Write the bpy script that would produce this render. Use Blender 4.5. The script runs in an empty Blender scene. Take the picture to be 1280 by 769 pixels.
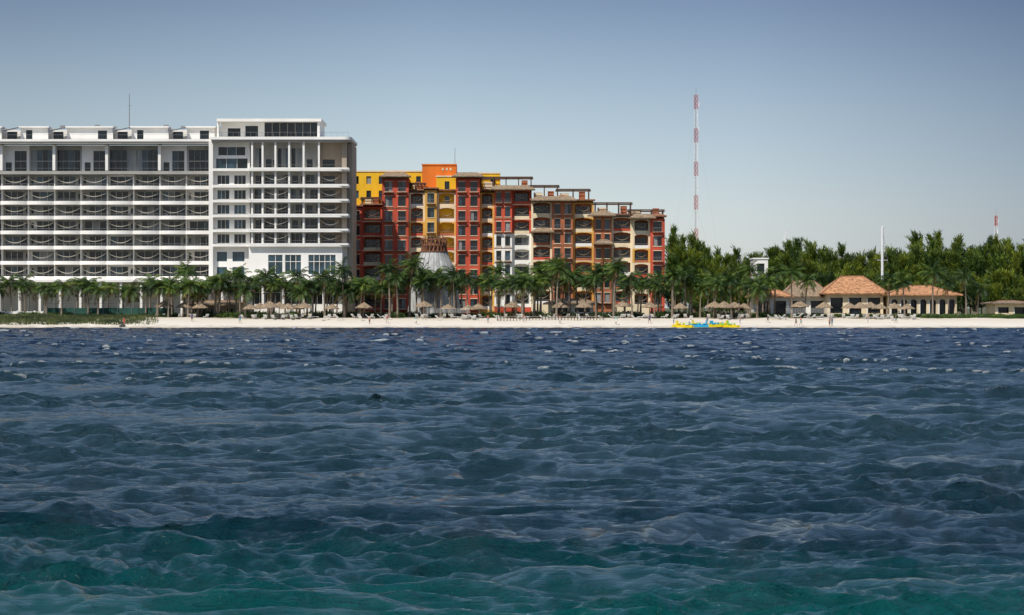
import bpy, math, random, bmesh
import numpy as np
from mathutils import Vector
from collections import defaultdict
random.seed(7); rng=np.random.default_rng(11)
scene=bpy.context.scene
R=math.radians
# ------------------------------------------------------------ materials
def nt(m):
    m.use_nodes=True; t=m.node_tree; t.nodes.clear()
    o=t.nodes.new('ShaderNodeOutputMaterial'); b=t.nodes.new('ShaderNodeBsdfPrincipled')
    t.links.new(b.outputs[0],o.inputs[0]); return t,b
def mat(name,c,rough=.8,var=.18,scale=.6,metal=0.,bump=0.,stretch=(1,1,.35)):
    m=bpy.data.materials.new(name); t,b=nt(m)
    g=t.nodes.new('ShaderNodeNewGeometry'); mp=t.nodes.new('ShaderNodeMapping'); mp.inputs['Scale'].default_value=stretch
    n=t.nodes.new('ShaderNodeTexNoise'); n.inputs['Scale'].default_value=scale; n.inputs['Detail'].default_value=6
    t.links.new(g.outputs['Position'],mp.inputs[0]); t.links.new(mp.outputs[0],n.inputs['Vector'])
    r=t.nodes.new('ShaderNodeValToRGB'); e=r.color_ramp.elements
    e[0].position=.3; e[1].position=.7
    e[0].color=[x*(1-var*1.4) for x in c]+[1]; e[1].color=[min(1,x*(1+var)) for x in c]+[1]
    t.links.new(n.outputs['Fac'],r.inputs[0]); t.links.new(r.outputs[0],b.inputs['Base Color'])
    b.inputs['Roughness'].default_value=rough; b.inputs['Metallic'].default_value=metal
    if bump:
        bp=t.nodes.new('ShaderNodeBump'); bp.inputs['Strength'].default_value=bump; bp.inputs['Distance'].default_value=.1
        t.links.new(n.outputs['Fac'],bp.inputs['Height']); t.links.new(bp.outputs[0],b.inputs['Normal'])
    return m
def leafmat(name,cols,trans=.25):
    m=bpy.data.materials.new(name); t,b=nt(m)
    a=t.nodes.new('ShaderNodeAttribute'); a.attribute_name='tint'
    r=t.nodes.new('ShaderNodeValToRGB'); el=r.color_ramp.elements
    while len(el)<len(cols): el.new(.5)
    for i,(p,c) in enumerate(cols): el[i].position=p; el[i].color=list(c)+[1]
    g=t.nodes.new('ShaderNodeNewGeometry'); n=t.nodes.new('ShaderNodeTexNoise'); n.inputs['Scale'].default_value=.14; n.inputs['Detail'].default_value=3
    t.links.new(g.outputs['Position'],n.inputs['Vector'])
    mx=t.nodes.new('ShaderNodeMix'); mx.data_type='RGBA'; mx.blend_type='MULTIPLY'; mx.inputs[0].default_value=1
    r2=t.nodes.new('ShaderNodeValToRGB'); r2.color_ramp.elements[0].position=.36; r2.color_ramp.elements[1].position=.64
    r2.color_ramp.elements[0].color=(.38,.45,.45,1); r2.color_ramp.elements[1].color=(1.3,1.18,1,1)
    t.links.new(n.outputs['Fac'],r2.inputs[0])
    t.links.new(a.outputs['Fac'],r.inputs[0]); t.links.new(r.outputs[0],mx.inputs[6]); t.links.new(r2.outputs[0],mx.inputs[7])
    t.links.new(mx.outputs[2],b.inputs['Base Color']); b.inputs['Roughness'].default_value=.6
    tr=t.nodes.new('ShaderNodeBsdfTranslucent'); ms=t.nodes.new('ShaderNodeMixShader'); ms.inputs[0].default_value=trans
    o=[x for x in t.nodes if x.type=='OUTPUT_MATERIAL'][0]
    t.links.new(mx.outputs[2],tr.inputs[0]); t.links.new(b.outputs[0],ms.inputs[1]); t.links.new(tr.outputs[0],ms.inputs[2]); t.links.new(ms.outputs[0],o.inputs[0])
    return m
M={}
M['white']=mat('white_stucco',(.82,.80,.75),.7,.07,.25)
M['shaded_offwhite']=mat('shaded_offwhite_stucco',(.33,.325,.29),.8,.2,.3)  # pale stucco with the shade of the balcony recesses put into its colour
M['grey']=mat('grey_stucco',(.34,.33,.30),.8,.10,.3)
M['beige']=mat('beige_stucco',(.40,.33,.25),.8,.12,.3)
M['cream']=mat('cream_stucco',(.74,.62,.42),.8,.12,.4)
M['red']=mat('red_stucco',(.52,.075,.035),.8,.22,.4)
M['brown']=mat('brown_stucco',(.38,.12,.05),.8,.25,.4)
M['yellow']=mat('yellow_stucco',(.80,.47,.012),.8,.12,.4)
M['orange']=mat('orange_stucco',(.72,.17,.012),.8,.12,.4)
M['ochre']=mat('ochre_stucco',(.66,.36,.07),.8,.15,.4)
M['tile']=mat('clay_tile',(.30,.14,.08),.85,.4,2.5,stretch=(1,1,1),bump=.4)
M['terra']=mat('terracotta_tile',(.46,.23,.11),.85,.4,1.6,stretch=(1,1,1),bump=.4)
M['thatch']=mat('palm_thatch',(.27,.20,.13),.95,.4,3,stretch=(1,1,.4),bump=.6)
M['wood']=mat('dark_timber',(.09,.05,.03),.8,.3,2)
M['timber']=mat('reddish_timber',(.24,.10,.05),.8,.35,2)
M['glass']=mat('dark_glass',(.010,.017,.022),.15,.5,.35,stretch=(1,1,1))
M['blueglass']=mat('blue_glass',(.03,.065,.09),.12,.5,.35,stretch=(1,1,1))
M['curtain']=mat('curtained_window',(.24,.25,.24),.35,.3,1.2,stretch=(1,1,.1))
M['canvas']=mat('white_canvas',(.72,.72,.70),.8,.1,1)
M['conc']=mat('grey_canvas',(.42,.42,.41),.8,.25,1.2)
M['hammock']=mat('hammock_cloth',(.78,.75,.68),.9,.1,2)
M['trunk']=mat('palm_bark',(.24,.19,.14),.9,.3,3,stretch=(1,1,3))
M['steelred']=mat('red_painted_steel',(.50,.07,.05),.5,.1,1)
M['steelwhite']=mat('white_painted_steel',(.78,.78,.78),.5,.05,1)
M['steel']=mat('galvanised_steel',(.20,.20,.21),.5,.1,1)
M['yellowp']=mat('yellow_plastic',(.80,.62,.01),.35,.06,2)
M['cyanp']=mat('cyan_plastic',(.02,.35,.6),.35,.06,2)
M['greenp']=mat('green_plastic',(.25,.6,.08),.35,.06,2)
M['skin']=mat('skin',(.40,.22,.14),.6,.1,3)
M['hair']=mat('dark_hair',(.03,.02,.015),.6,.1,3)
M['greennet']=mat('green_windscreen',(.02,.08,.06),.9,.3,.8)
M['rock']=mat('dark_rock',(.05,.05,.05),.9,.4,3,stretch=(1,1,1),bump=.8)
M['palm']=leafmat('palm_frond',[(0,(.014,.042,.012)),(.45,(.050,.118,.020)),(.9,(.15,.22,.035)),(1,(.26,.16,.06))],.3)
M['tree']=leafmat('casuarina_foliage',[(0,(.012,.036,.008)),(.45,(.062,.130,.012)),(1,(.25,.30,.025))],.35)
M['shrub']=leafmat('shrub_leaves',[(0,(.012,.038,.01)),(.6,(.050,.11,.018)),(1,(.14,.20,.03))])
M['hedge']=leafmat('hedge_leaves',[(0,(.04,.10,.02)),(.6,(.08,.17,.03)),(1,(.14,.24,.05))])
M['dunegrass']=leafmat('dune_grass',[(0,(.04,.07,.02)),(.6,(.09,.13,.04)),(1,(.20,.20,.08))])
# ------------------------------------------------------------ builders
class MB:
    def __init__(s): s.v=[]; s.f=[]
    def box(s,x0,x1,y0,y1,z0,z1):
        if x1<x0:x0,x1=x1,x0
        if y1<y0:y0,y1=y1,y0
        if z1<z0:z0,z1=z1,z0
        n=len(s.v)
        s.v+=[(x0,y0,z0),(x1,y0,z0),(x1,y1,z0),(x0,y1,z0),(x0,y0,z1),(x1,y0,z1),(x1,y1,z1),(x0,y1,z1)]
        s.f+=[tuple(n+i for i in q) for q in ((3,2,1,0),(4,5,6,7),(0,1,5,4),(1,2,6,5),(2,3,7,6),(3,0,4,7))]
    def prism(s,pts,z0,z1):
        n=len(s.v);k=len(pts)
        s.v+=[(x,y,z0) for x,y in pts]+[(x,y,z1) for x,y in pts]
        s.f.append(tuple(n+i for i in reversed(range(k)))); s.f.append(tuple(n+k+i for i in range(k)))
        for i in range(k):
            j=(i+1)%k; s.f.append((n+i,n+j,n+k+j,n+k+i))
    def beam(s,a,b,w,w2=None,seg=4):
        w2=w if w2 is None else w2
        a=Vector(a);b=Vector(b);d=(b-a).normalized()
        u=d.cross(Vector((0,0,1)));
        if u.length<1e-3:u=Vector((1,0,0))
        u.normalize();v=d.cross(u);n=len(s.v)
        for p,r in((a,w),(b,w2)):
            for i in range(seg):
                t=2*math.pi*(i+.5)/seg; s.v.append(tuple(p+u*math.cos(t)*r+v*math.sin(t)*r))
        for i in range(seg):
            j=(i+1)%seg; s.f.append((n+i,n+j,n+seg+j,n+seg+i))
        s.f.append(tuple(n+i for i in reversed(range(seg)))); s.f.append(tuple(n+seg+i for i in range(seg)))
    def wall(s,x0,x1,z0,z1,y,th,ops):
        xs=sorted({x0,x1}|{min(max(v,x0),x1) for o in ops for v in o[:2]}); zs=sorted({z0,z1}|{min(max(v,z0),z1) for o in ops for v in o[2:4]})
        for i in range(len(xs)-1):
            cx=(xs[i]+xs[i+1])/2; run=None
            for j in range(len(zs)-1):
                cz=(zs[j]+zs[j+1])/2
                hole=any(o[0]<cx<o[1] and o[2]<cz<o[3] for o in ops)
                if hole:
                    if run is not None: s.box(xs[i],xs[i+1],y,y+th,run,zs[j]); run=None
                elif run is None: run=zs[j]
            if run is not None: s.box(xs[i],xs[i+1],y,y+th,run,z1)
    def hip(s,x0,x1,y0,y1,z0,z1,inset=None,th=.2):
        w=min(x1-x0,y1-y0)/2 if inset is None else inset
        ym=(y0+y1)/2; n=len(s.v)
        s.v+=[(x0,y0,z0),(x1,y0,z0),(x1,y1,z0),(x0,y1,z0),(x0+w,ym,z1),(x1-w,ym,z1)]
        s.f+=[(n,n+1,n+5,n+4),(n+1,n+2,n+5),(n+2,n+3,n+4,n+5),(n+3,n,n+4),(n+3,n+2,n+1,n)]
        s.box(x0+.05,x1-.05,y0+.05,y1-.05,z0-th,z0-.004)
    def hammock(s,x0,x1,y,z,sag):
        n=len(s.v);K=8
        for i in range(K+1):
            t=i/K; zz=z-sag*(1-(2*t-1)**2); w=.08+.34*math.sin(math.pi*t); x=x0+(x1-x0)*t
            s.v+=[(x,y-w,zz+w*.45),(x,y,zz),(x,y+w,zz+w*.45)]
        for i in range(K):
            a=n+i*3; s.f+=[(a,a+3,a+4,a+1),(a+1,a+4,a+5,a+2)]
    def obj(s,name,m,parent=None,smooth=False):
        me=bpy.data.meshes.new(name); me.from_pydata(s.v,[],s.f); me.materials.append(m); me.update()
        o=bpy.data.objects.new(name,me); scene.collection.objects.link(o)
        if parent:o.parent=parent
        return o
def empty(name,loc=(0,0,0)):
    e=bpy.data.objects.new(name,None); scene.collection.objects.link(e); e.location=loc; e.empty_display_size=.5; return e
class Group:
    def __init__(s,name): s.name=name; s.p=defaultdict(MB); s.m={}
    def __call__(s,part,m):
        s.m[part]=m; return s.p[part]
    def done(s,loc=(0,0,0)):
        e=empty(s.name,loc)
        for k,b in s.p.items():
            if b.v: b.obj(k,M[s.m[k]],e)
        return e
def quadmesh(name,V,tint,m):
    N=len(V); me=bpy.data.meshes.new(name)
    me.vertices.add(N*4); me.vertices.foreach_set('co',V.reshape(-1).astype(np.float32))
    me.loops.add(N*4); me.loops.foreach_set('vertex_index',np.arange(N*4,dtype=np.int32))
    me.polygons.add(N); me.polygons.foreach_set('loop_start',np.arange(0,N*4,4,dtype=np.int32))
    me.update(calc_edges=True)
    a=me.attributes.new('tint','FLOAT','FACE'); a.data.foreach_set('value',tint.astype(np.float32))
    me.materials.append(m); return me
def strokes(P,D,L,W):
    N=len(P); D=D/np.linalg.norm(D,axis=1,keepdims=True)
    r=rng.normal(size=(N,3)); S=np.cross(D,r); S/=np.linalg.norm(S,axis=1,keepdims=True)+1e-9
    L=np.broadcast_to(L,(N,))[:,None]; W=np.broadcast_to(W,(N,))[:,None]
    return np.stack([P-S*W*.5,P+S*W*.5,P+D*L+S*W*.2,P+D*L-S*W*.2],axis=1)
def link(name,me,loc=(0,0,0),rot=0,sc=1):
    o=bpy.data.objects.new(name,me); scene.collection.objects.link(o); o.location=loc; o.rotation_euler=(0,0,rot)
    o.scale=(sc,sc,sc); return o
F=3556.; CH=4.; HY=384.5      # survey constants used to convert measured angles to metres at a known range
def rangefn(D):
    k=F/D
    return (lambda p:(p-640)/k),(lambda p:CH+(HY-p)/k)
# ------------------------------------------------------------ camera, light, sky
cam=bpy.data.cameras.new('camera'); co=bpy.data.objects.new('camera',cam); scene.collection.objects.link(co)
co.location=(0,0,CH); co.rotation_euler=(R(90),0,0); cam.lens=100; cam.sensor_width=36; cam.clip_end=20000; cam.clip_start=.5; scene.camera=co
EL=52; AZ=-34   # sun behind the camera, to the left
S=Vector((math.sin(R(AZ))*math.cos(R(EL)),-math.cos(R(AZ))*math.cos(R(EL)),math.sin(R(EL))))
sl=bpy.data.lights.new('sun','SUN'); sl.energy=4.5; sl.angle=R(.5); sl.color=(1,.95,.87)
so=bpy.data.objects.new('sun',sl); scene.collection.objects.link(so); so.rotation_euler=S.to_track_quat('Z','Y').to_euler()
w=bpy.data.worlds.new('World'); scene.world=w; w.use_nodes=True; t=w.node_tree; t.nodes.clear()
out=t.nodes.new('ShaderNodeOutputWorld'); bg=t.nodes.new('ShaderNodeBackground'); sky=t.nodes.new('ShaderNodeTexSky')
sky.sky_type='NISHITA'; sky.sun_disc=False; sky.sun_elevation=R(EL); sky.sun_rotation=math.atan2(S.x,S.y)%(2*math.pi)
sky.air_density=1; sky.dust_density=.6; sky.ozone_density=2
tc=t.nodes.new('ShaderNodeTexCoord'); sp=t.nodes.new('ShaderNodeSeparateXYZ'); t.links.new(tc.outputs['Generated'],sp.inputs[0])
def ramp(tree,pts,src):
    rp=tree.nodes.new('ShaderNodeValToRGB'); e=rp.color_ramp.elements
    while len(e)<len(pts): e.new(.5)
    for i,(p,c) in enumerate(pts): e[i].position=p; e[i].color=list(c)+[1]
    tree.links.new(src,rp.inputs[0]); return rp.outputs[0]
def mul(tree,a,b):
    mx=tree.nodes.new('ShaderNodeMix'); mx.data_type='RGBA'; mx.blend_type='MULTIPLY'; mx.inputs[0].default_value=1
    tree.links.new(a,mx.inputs[6])
    if isinstance(b,tuple): mx.inputs[7].default_value=b
    else: tree.links.new(b,mx.inputs[7])
    return mx.outputs[2]
hz=ramp(t,[(0,(.45,.475,.58)),(.03,(.42,.425,.49)),(.075,(.31,.31,.35)),(.115,(.185,.19,.235)),(.19,(.42,.41,.42)),(.40,(.52,.50,.48)),(.65,(.34,.33,.34)),(1,(.28,.28,.29))],sp.outputs['Z'])
mr=t.nodes.new('ShaderNodeMapRange'); mr.inputs['From Min'].default_value=-.3; mr.inputs['From Max'].default_value=.7; t.links.new(sp.outputs['X'],mr.inputs[0])
az=ramp(t,[(0,(.85,.85,.85)),(.13,(.84,.84,.84)),(.27,(1,1,1)),(.38,(.86,.87,.91)),(.49,(.52,.55,.62)),(.7,(.8,.8,.85)),(1,(1,1,1))],mr.outputs[0])
c=mul(t,mul(t,mul(t,sky.outputs[0],hz),az),(2,2,2,1))
t.links.new(c,bg.inputs[0]); bg.inputs[1].default_value=.14; t.links.new(bg.outputs[0],out.inputs[0])
scene.view_settings.view_transform='Standard'; scene.view_settings.look='None'; scene.view_settings.exposure=0
# ------------------------------------------------------------ sea
def gridmesh(name,X,Y,Z,m):
    r,c=X.shape; me=bpy.data.meshes.new(name)
    V=np.stack([X,Y,Z],-1).reshape(-1,3); idx=np.arange(r*c).reshape(r,c)
    q=np.stack([idx[:-1,:-1],idx[:-1,1:],idx[1:,1:],idx[1:,:-1]],-1).reshape(-1,4)
    me.vertices.add(len(V)); me.vertices.foreach_set('co',V.reshape(-1).astype(np.float32))
    me.loops.add(q.size); me.loops.foreach_set('vertex_index',q.reshape(-1).astype(np.int32))
    me.polygons.add(len(q)); me.polygons.foreach_set('loop_start',np.arange(0,q.size,4,dtype=np.int32))
    me.polygons.foreach_set('use_smooth',np.ones(len(q),bool))
    me.update(calc_edges=True); me.materials.append(m)
    o=bpy.data.objects.new(name,me); scene.collection.objects.link(o); return o
ys=[24.]
while ys[-1]<566: ys.append(ys[-1]+max(.065,.0019*ys[-1]))
ys=np.array([-300,-150,-80,-40,-20,-5,5,12,17,21]+ys+[575,590])
u=np.linspace(-1,1,960); ext=np.array([1.1,1.3,1.7,2.4,4,8,16,40]); u=np.concatenate([-ext[::-1],u,ext])
hw=.205*np.maximum(ys,20)+4
Y=np.repeat(ys[:,None],len(u),1); X=u[None,:]*hw[:,None]
dx=np.maximum(np.abs(np.gradient(X,axis=1)),np.abs(np.gradient(Y,axis=0))*.75)
def patches(n,l0,l1,sx=.45):
    g=np.zeros_like(X)
    for i in range(n):
        a=rng.uniform(0,6.28); l=rng.uniform(l0,l1); g+=np.sin(2*np.pi*(X*sx*math.cos(a)+Y*math.sin(a))/l+rng.uniform(0,6.28))
    return g/math.sqrt(n/2)
gust=np.clip(1+.30*patches(9,8,50),.4,1.7)
# wave groups: slow warping of phase so crests stay short and uneven
wx=.7*patches(6,7,24,1); wy=.7*patches(6,7,24,1)
Zw=np.zeros_like(X); DX=np.zeros_like(X); DY=np.zeros_like(X); CR=np.zeros_like(X)
lam=np.geomspace(.30,9,112)
for l in lam:
    l*=rng.uniform(.93,1.07); k=2*np.pi/l; th=-math.pi/2+.22+rng.normal()*(.5 if l>1.5 else .8)
    pk=1.25 if .9<l<2.9 else (.35 if l>4.5 else (.75 if l>2.9 else .95))
    st=.041*rng.uniform(.6,1.4)*pk; a=st/k
    wgt=np.clip((l/dx-2.1)/2.3,0,1)*(gust if l<5 else 1)
    ph=k*(math.cos(th)*(X+wx)+math.sin(th)*(Y+wy))+rng.uniform(0,6.28)
    cs_=np.cos(ph); c=cs_*a*wgt; s_=np.sin(ph)*a*wgt
    Zw+=c; DX-=s_*math.cos(th)*.9; DY-=s_*math.sin(th)*.9; CR+=cs_*st*wgt
fade=np.clip((572-Y)/40,.12,1)
# small waves are lost far out where the mesh is coarser: keep the sea state even with range
Zw*=fade*(1+.35*np.clip((Y-120)/300,0,1))
sig=np.maximum(CR.std(axis=1,keepdims=True),.02)
foam=np.clip((CR/sig-2.45)/.9,0,1)*np.clip((Y-70)/130,.15,1)*(Y<545)
foam=np.maximum(foam,np.clip((Y-556.5)/3,0,1)*.8*(np.sin(X*.7)+np.sin(X*.23+1)>-.6))
m=bpy.data.materials.new('sea_water'); t,b=nt(m)
g=t.nodes.new('ShaderNodeNewGeometry'); sx=t.nodes.new('ShaderNodeSeparateXYZ'); t.links.new(g.outputs['Position'],sx.inputs[0])
mp0=t.nodes.new('ShaderNodeMapping'); mp0.inputs['Scale'].default_value=(.5,1,1); t.links.new(g.outputs['Position'],mp0.inputs[0])
n1=t.nodes.new('ShaderNodeTexNoise'); n1.inputs['Scale'].default_value=.06; n1.inputs['Detail'].default_value=4; t.links.new(mp0.outputs[0],n1.inputs['Vector'])
# teal to navy follows sea-bed depth; the paler middle band paints in sky reflection
lg=t.nodes.new('ShaderNodeMath'); lg.operation='LOGARITHM'; lg.inputs[1].default_value=10
mxx=t.nodes.new('ShaderNodeMath'); mxx.operation='MAXIMUM'; mxx.inputs[1].default_value=10; t.links.new(sx.outputs['Y'],mxx.inputs[0]); t.links.new(mxx.outputs[0],lg.inputs[0])
ad=t.nodes.new('ShaderNodeMath'); ad.operation='MULTIPLY_ADD'; ad.inputs[1].default_value=.34; t.links.new(n1.outputs['Fac'],ad.inputs[0]); t.links.new(lg.outputs[0],ad.inputs[2])
mr=t.nodes.new('ShaderNodeMapRange'); mr.inputs['From Min'].default_value=1.63; mr.inputs['From Max'].default_value=2.98; t.links.new(ad.outputs[0],mr.inputs[0])
wc=ramp(t,[(0,(.0,.068,.066)),(.09,(.0,.056,.060)),(.18,(.001,.020,.032)),(.34,(.014,.040,.054)),(.55,(.014,.038,.054)),(.76,(.003,.014,.034)),(1,(.002,.014,.044))],mr.outputs[0])
fa=t.nodes.new('ShaderNodeAttribute'); fa.attribute_name='foam'
n3=t.nodes.new('ShaderNodeTexNoise'); n3.inputs['Scale'].default_value=8; n3.inputs['Detail'].default_value=6; n3.inputs['Roughness'].default_value=.7; t.links.new(g.outputs['Position'],n3.inputs['Vector'])
fm=t.nodes.new('ShaderNodeMath'); fm.operation='MULTIPLY'; t.links.new(fa.outputs['Fac'],fm.inputs[0]); t.links.new(n3.outputs['Fac'],fm.inputs[1])
fr_=t.nodes.new('ShaderNodeMapRange'); fr_.inputs['From Min'].default_value=.15; fr_.inputs['From Max'].default_value=.6; t.links.new(fm.outputs[0],fr_.inputs[0])
mx=t.nodes.new('ShaderNodeMix'); mx.data_type='RGBA'; t.links.new(fr_.outputs[0],mx.inputs[0]); t.links.new(wc,mx.inputs[6]); mx.inputs[7].default_value=(.55,.60,.62,1)
t.links.new(mx.outputs[2],b.inputs['Base Color'])
ro=t.nodes.new('ShaderNodeMapRange'); ro.inputs['To Min'].default_value=.07; ro.inputs['To Max'].default_value=.7; t.links.new(fr_.outputs[0],ro.inputs[0]); t.links.new(ro.outputs[0],b.inputs['Roughness'])
b.inputs['IOR'].default_value=1.333
mp=t.nodes.new('ShaderNodeMapping'); mp.inputs['Scale'].default_value=(.75,1.3,1); t.links.new(g.outputs['Position'],mp.inputs[0])
n2=t.nodes.new('ShaderNodeTexNoise'); n2.inputs['Scale'].default_value=2.3; n2.inputs['Detail'].default_value=7; n2.inputs['Roughness'].default_value=.66; n2.inputs['Distortion'].default_value=.4; t.links.new(mp.outputs[0],n2.inputs['Vector'])
bp=t.nodes.new('ShaderNodeBump'); bp.inputs['Strength'].default_value=1; bp.inputs['Distance'].default_value=.28
t.links.new(n2.outputs['Fac'],bp.inputs['Height'])
n4=t.nodes.new('ShaderNodeTexNoise'); n4.inputs['Scale'].default_value=6.5; n4.inputs['Detail'].default_value=4; t.links.new(mp.outputs[0],n4.inputs['Vector'])
bp2=t.nodes.new('ShaderNodeBump'); bp2.inputs['Strength'].default_value=1; bp2.inputs['Distance'].default_value=.08
t.links.new(n4.outputs['Fac'],bp2.inputs['Height']); t.links.new(bp.outputs[0],bp2.inputs['Normal']); t.links.new(bp2.outputs[0],b.inputs['Normal'])
so_=gridmesh('sea_water',X+DX*fade,Y+DY*fade,Zw,m)
a_=so_.data.attributes.new('foam','FLOAT','POINT'); a_.data.foreach_set('value',foam.reshape(-1).astype(np.float32))
# ------------------------------------------------------------ ground
def gz(x,y):
    return np.interp(y,[-400,400,520,556,562,574,582,600,8000],[-12,-6,-2.2,-.15,.25,1.25,1.75,2.0,2.0])
yy=np.array([-400,0,200,400,480,520,540]+list(np.arange(545,620,.8))+[640,700,800,1000,1500,2500,4500,8000]); xx=np.concatenate([[-6000,-2500,-900,-350],np.arange(-220,220.1,1.6),[350,900,2500,6000]])
Xg,Yg=np.meshgrid(xx,yy); Zg=gz(Xg,Yg)+np.where((Yg>560)&(Yg<620),.10*np.sin(Xg*.31+Yg*.2)*np.sin(Xg*.12-Yg*.33)+rng.normal(size=Xg.shape)*.03,0)
Zg+=np.where((Xg<-55)&(Yg>562)&(Yg<596),.25*np.clip((-55-Xg)/20,0,1),0)
m=bpy.data.materials.new('sand_ground'); t,b=nt(m)
g=t.nodes.new('ShaderNodeNewGeometry'); sx=t.nodes.new('ShaderNodeSeparateXYZ'); t.links.new(g.outputs['Position'],sx.inputs[0])
n=t.nodes.new('ShaderNodeTexNoise'); n.inputs['Scale'].default_value=.5; n.inputs['Detail'].default_value=6; t.links.new(g.outputs['Position'],n.inputs['Vector'])
ad=t.nodes.new('ShaderNodeMath'); ad.operation='MULTIPLY_ADD'; ad.inputs[1].default_value=14; t.links.new(n.outputs['Fac'],ad.inputs[0]); t.links.new(sx.outputs['Y'],ad.inputs[2])
mr=t.nodes.new('ShaderNodeMapRange'); mr.inputs['From Min'].default_value=560; mr.inputs['From Max'].default_value=660; t.links.new(ad.outputs[0],mr.inputs[0])
sc_=ramp(t,[(0,(.36,.31,.24)),(.06,(.44,.39,.31)),(.12,(.70,.65,.56)),(.28,(.62,.55,.45)),(.34,(.28,.24,.16)),(1,(.08,.10,.04))],mr.outputs[0])
t.links.new(sc_,b.inputs['Base Color']); b.inputs['Roughness'].default_value=.95
gridmesh('sand_beach_ground',Xg,Yg,Zg,m)
GZ=lambda x,y: float(gz(x,y))
# ------------------------------------------------------------ white hotel
X_,Z_=rangefn(620)
G=Group('white_hotel_building')
wh=G('walls','white'); sb=G('floor_slabs','white'); gl=G('glazing','glass'); cu=G('curtained_windows','curtain'); gy=G('grey_bands','grey')
be=G('beige_walls','beige'); hm=G('hammocks','hammock'); fr=G('window_frames','white'); rl=G('railings','steel'); bgz=G('blue_glazing','blueglass'); ow=G('recessed_walls','shaded_offwhite')
lv=[216,235,254,272.5,291,310,329,348]
bay=5.75; xr=X_(265); nb=17; xl=xr-nb*bay
for i in range(nb+1):
    x=xr-i*bay
    wh.box(x-.09,x+.09,621.0,623,2,Z_(219))
    if i%2==0: wh.box(x-.30,x+.30,620.1,622.6,Z_(213),Z_(181))
for li,l in enumerate(lv):
    z=Z_(l)
    (gy if li==0 else sb).box(xl,xr,619.7 if li==0 else 620,624.4,z-.32,z)
    if li==0:
        gy.box(xl,xr,619.72,619.95,z+.003,z+.35)
        continue
    for i in range(nb):
        x0=xr-(i+1)*bay; x1=xr-i*bay
        K=8; pts=[]
        for q in range(K+1):
            u_=-1+2*q/K; pts.append((x0+(x1-x0)*q/K,619.95-1.0*(1-u_*u_)))
        sb.prism(pts+[(x1,620.2),(x0,620.2)],z-.322,z+.45)
        rl.box(x0,x1,620.08,620.14,z+.86,z+.92)
for li in range(1,len(lv)):
    z0=Z_(lv[li]); z1=Z_(lv[li-1])-.32
    for i in range(nb):
        x0=xr-(i+1)*bay+.09; x1=xr-i*bay-.09
        flip=i%2
        gw=3.9 if (i*5+li)%4 else 4.9
        a=x0+.25 if flip else x1-.25-gw
        op=(a,a+gw,z0+.05,z0+2.6)
        wa=x1-.85 if flip else x0+.15
        op2=(wa,wa+.6,z0+.9,z0+2.3)
        ops=[op,op2] if gw<4.5 else [op]
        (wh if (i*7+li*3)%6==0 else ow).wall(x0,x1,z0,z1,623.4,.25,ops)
        for o in ops:
            k=3 if o is op else 1
            for j in range(k):
                xa=o[0]+(o[1]-o[0])*j/k; xb=o[0]+(o[1]-o[0])*(j+1)/k
                r_=random.random()
                (cu if r_<.11 else (bgz if r_<.26 else gl)).box(xa+.03,xb-.03,623.58,623.63,o[2]+.04,o[3]-.04)
                fr.box(xa-.03,xa+.03,623.46,623.56,o[2],o[3])
        if random.random()<.85:
            hm.hammock(x0+.05,x1-.05,621.0+random.uniform(-.2,.3),z0+2.25,random.uniform(.9,1.25))
        if random.random()<.5:
            rx=random.uniform(x0+.5,x1-1.2); rl.box(rx,rx+.6,621.3,621.9,z0+.02,z0+.45); rl.box(rx,rx+.6,621.91,622,z0+.02,z0+.95)
z1=Z_(181)
for i in range(nb):
    x0=xr-(i+1)*bay+.3; x1=xr-i*bay-.3; z0=Z_(216)
    if i%3==1: op=[(x0+.3,x0+1.6,z0+.1,z0+2.4),(x0+2.2,x1-.3,z0+.1,z0+4.9)]
    else: op=[(x0+.1,x1-.1,z0+.1,z0+5.1)]
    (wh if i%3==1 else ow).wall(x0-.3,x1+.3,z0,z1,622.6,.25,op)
    for o in op:
        k=max(1,int((o[1]-o[0])/1.2))
        for j in range(k):
            xa=o[0]+(o[1]-o[0])*j/k; xb=o[0]+(o[1]-o[0])*(j+1)/k
            (cu if random.random()<.08 else (bgz if random.random()<.12 else gl)).box(xa+.02,xb-.02,622.78,622.83,o[2],o[3])
            gy.box(xa-.03,xa+.03,622.66,622.76,o[2],o[3])
        if o[3]-o[2]>3: gy.box(o[0],o[1],622.63,622.655,z0+2.55,z0+2.75)
    rl.box(x0,x1,620.0,620.05,z0+.95,z0+1.0)
gy.box(xl,xr,618.6,624,Z_(180),Z_(177.5)); sb.box(xl,xr,618.4,624,Z_(177.4),Z_(174.5))
wh.box(xl,xr,623.7,640,2,Z_(181)-.01)
zt=Z_(158); zb=Z_(174.4)
i=0; x=xr
while x>xl+8:
    wdt=6.0+2.0*(i%3)
    wh.wall(x-wdt,x,zb,zt,625,.3,[(x-wdt+1.2,x-wdt+2.6,zb+.1,zt-.5)] if i%2 else [(x-3.2,x-1.2,zb+.1,zt-.6)])
    wh.box(x-wdt,x,625.31,638,zb,zt)
    gl.box(x-wdt+.8,x-.8,625.15,625.2,zb+.1,zt-.5)
    sb.box(x-wdt-.3,x+.3,624.2,638.3,zt+.004,zt+.28)
    xa=x-wdt-.1; n0=len(rl.v)
    rl.v+=[(xa,621.5,zt-.1),(xa-4.0,621.5,zt-1.0),(xa-4.0,627,zt-.7),(xa,627,zt+.2)]; rl.f+=[(n0,n0+1,n0+2,n0+3)]
    sb.beam((xa-3.8,623.2,zb),(xa-3.8,623.2,zt-.9),.09)
    wh.box(xa-4.1,xa,628,638,zb,zt-.3); gl.box(xa-3.3,xa-1.2,627.9,627.99,zb,zt-.7)
    x-=wdt+4.2; i+=1
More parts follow.
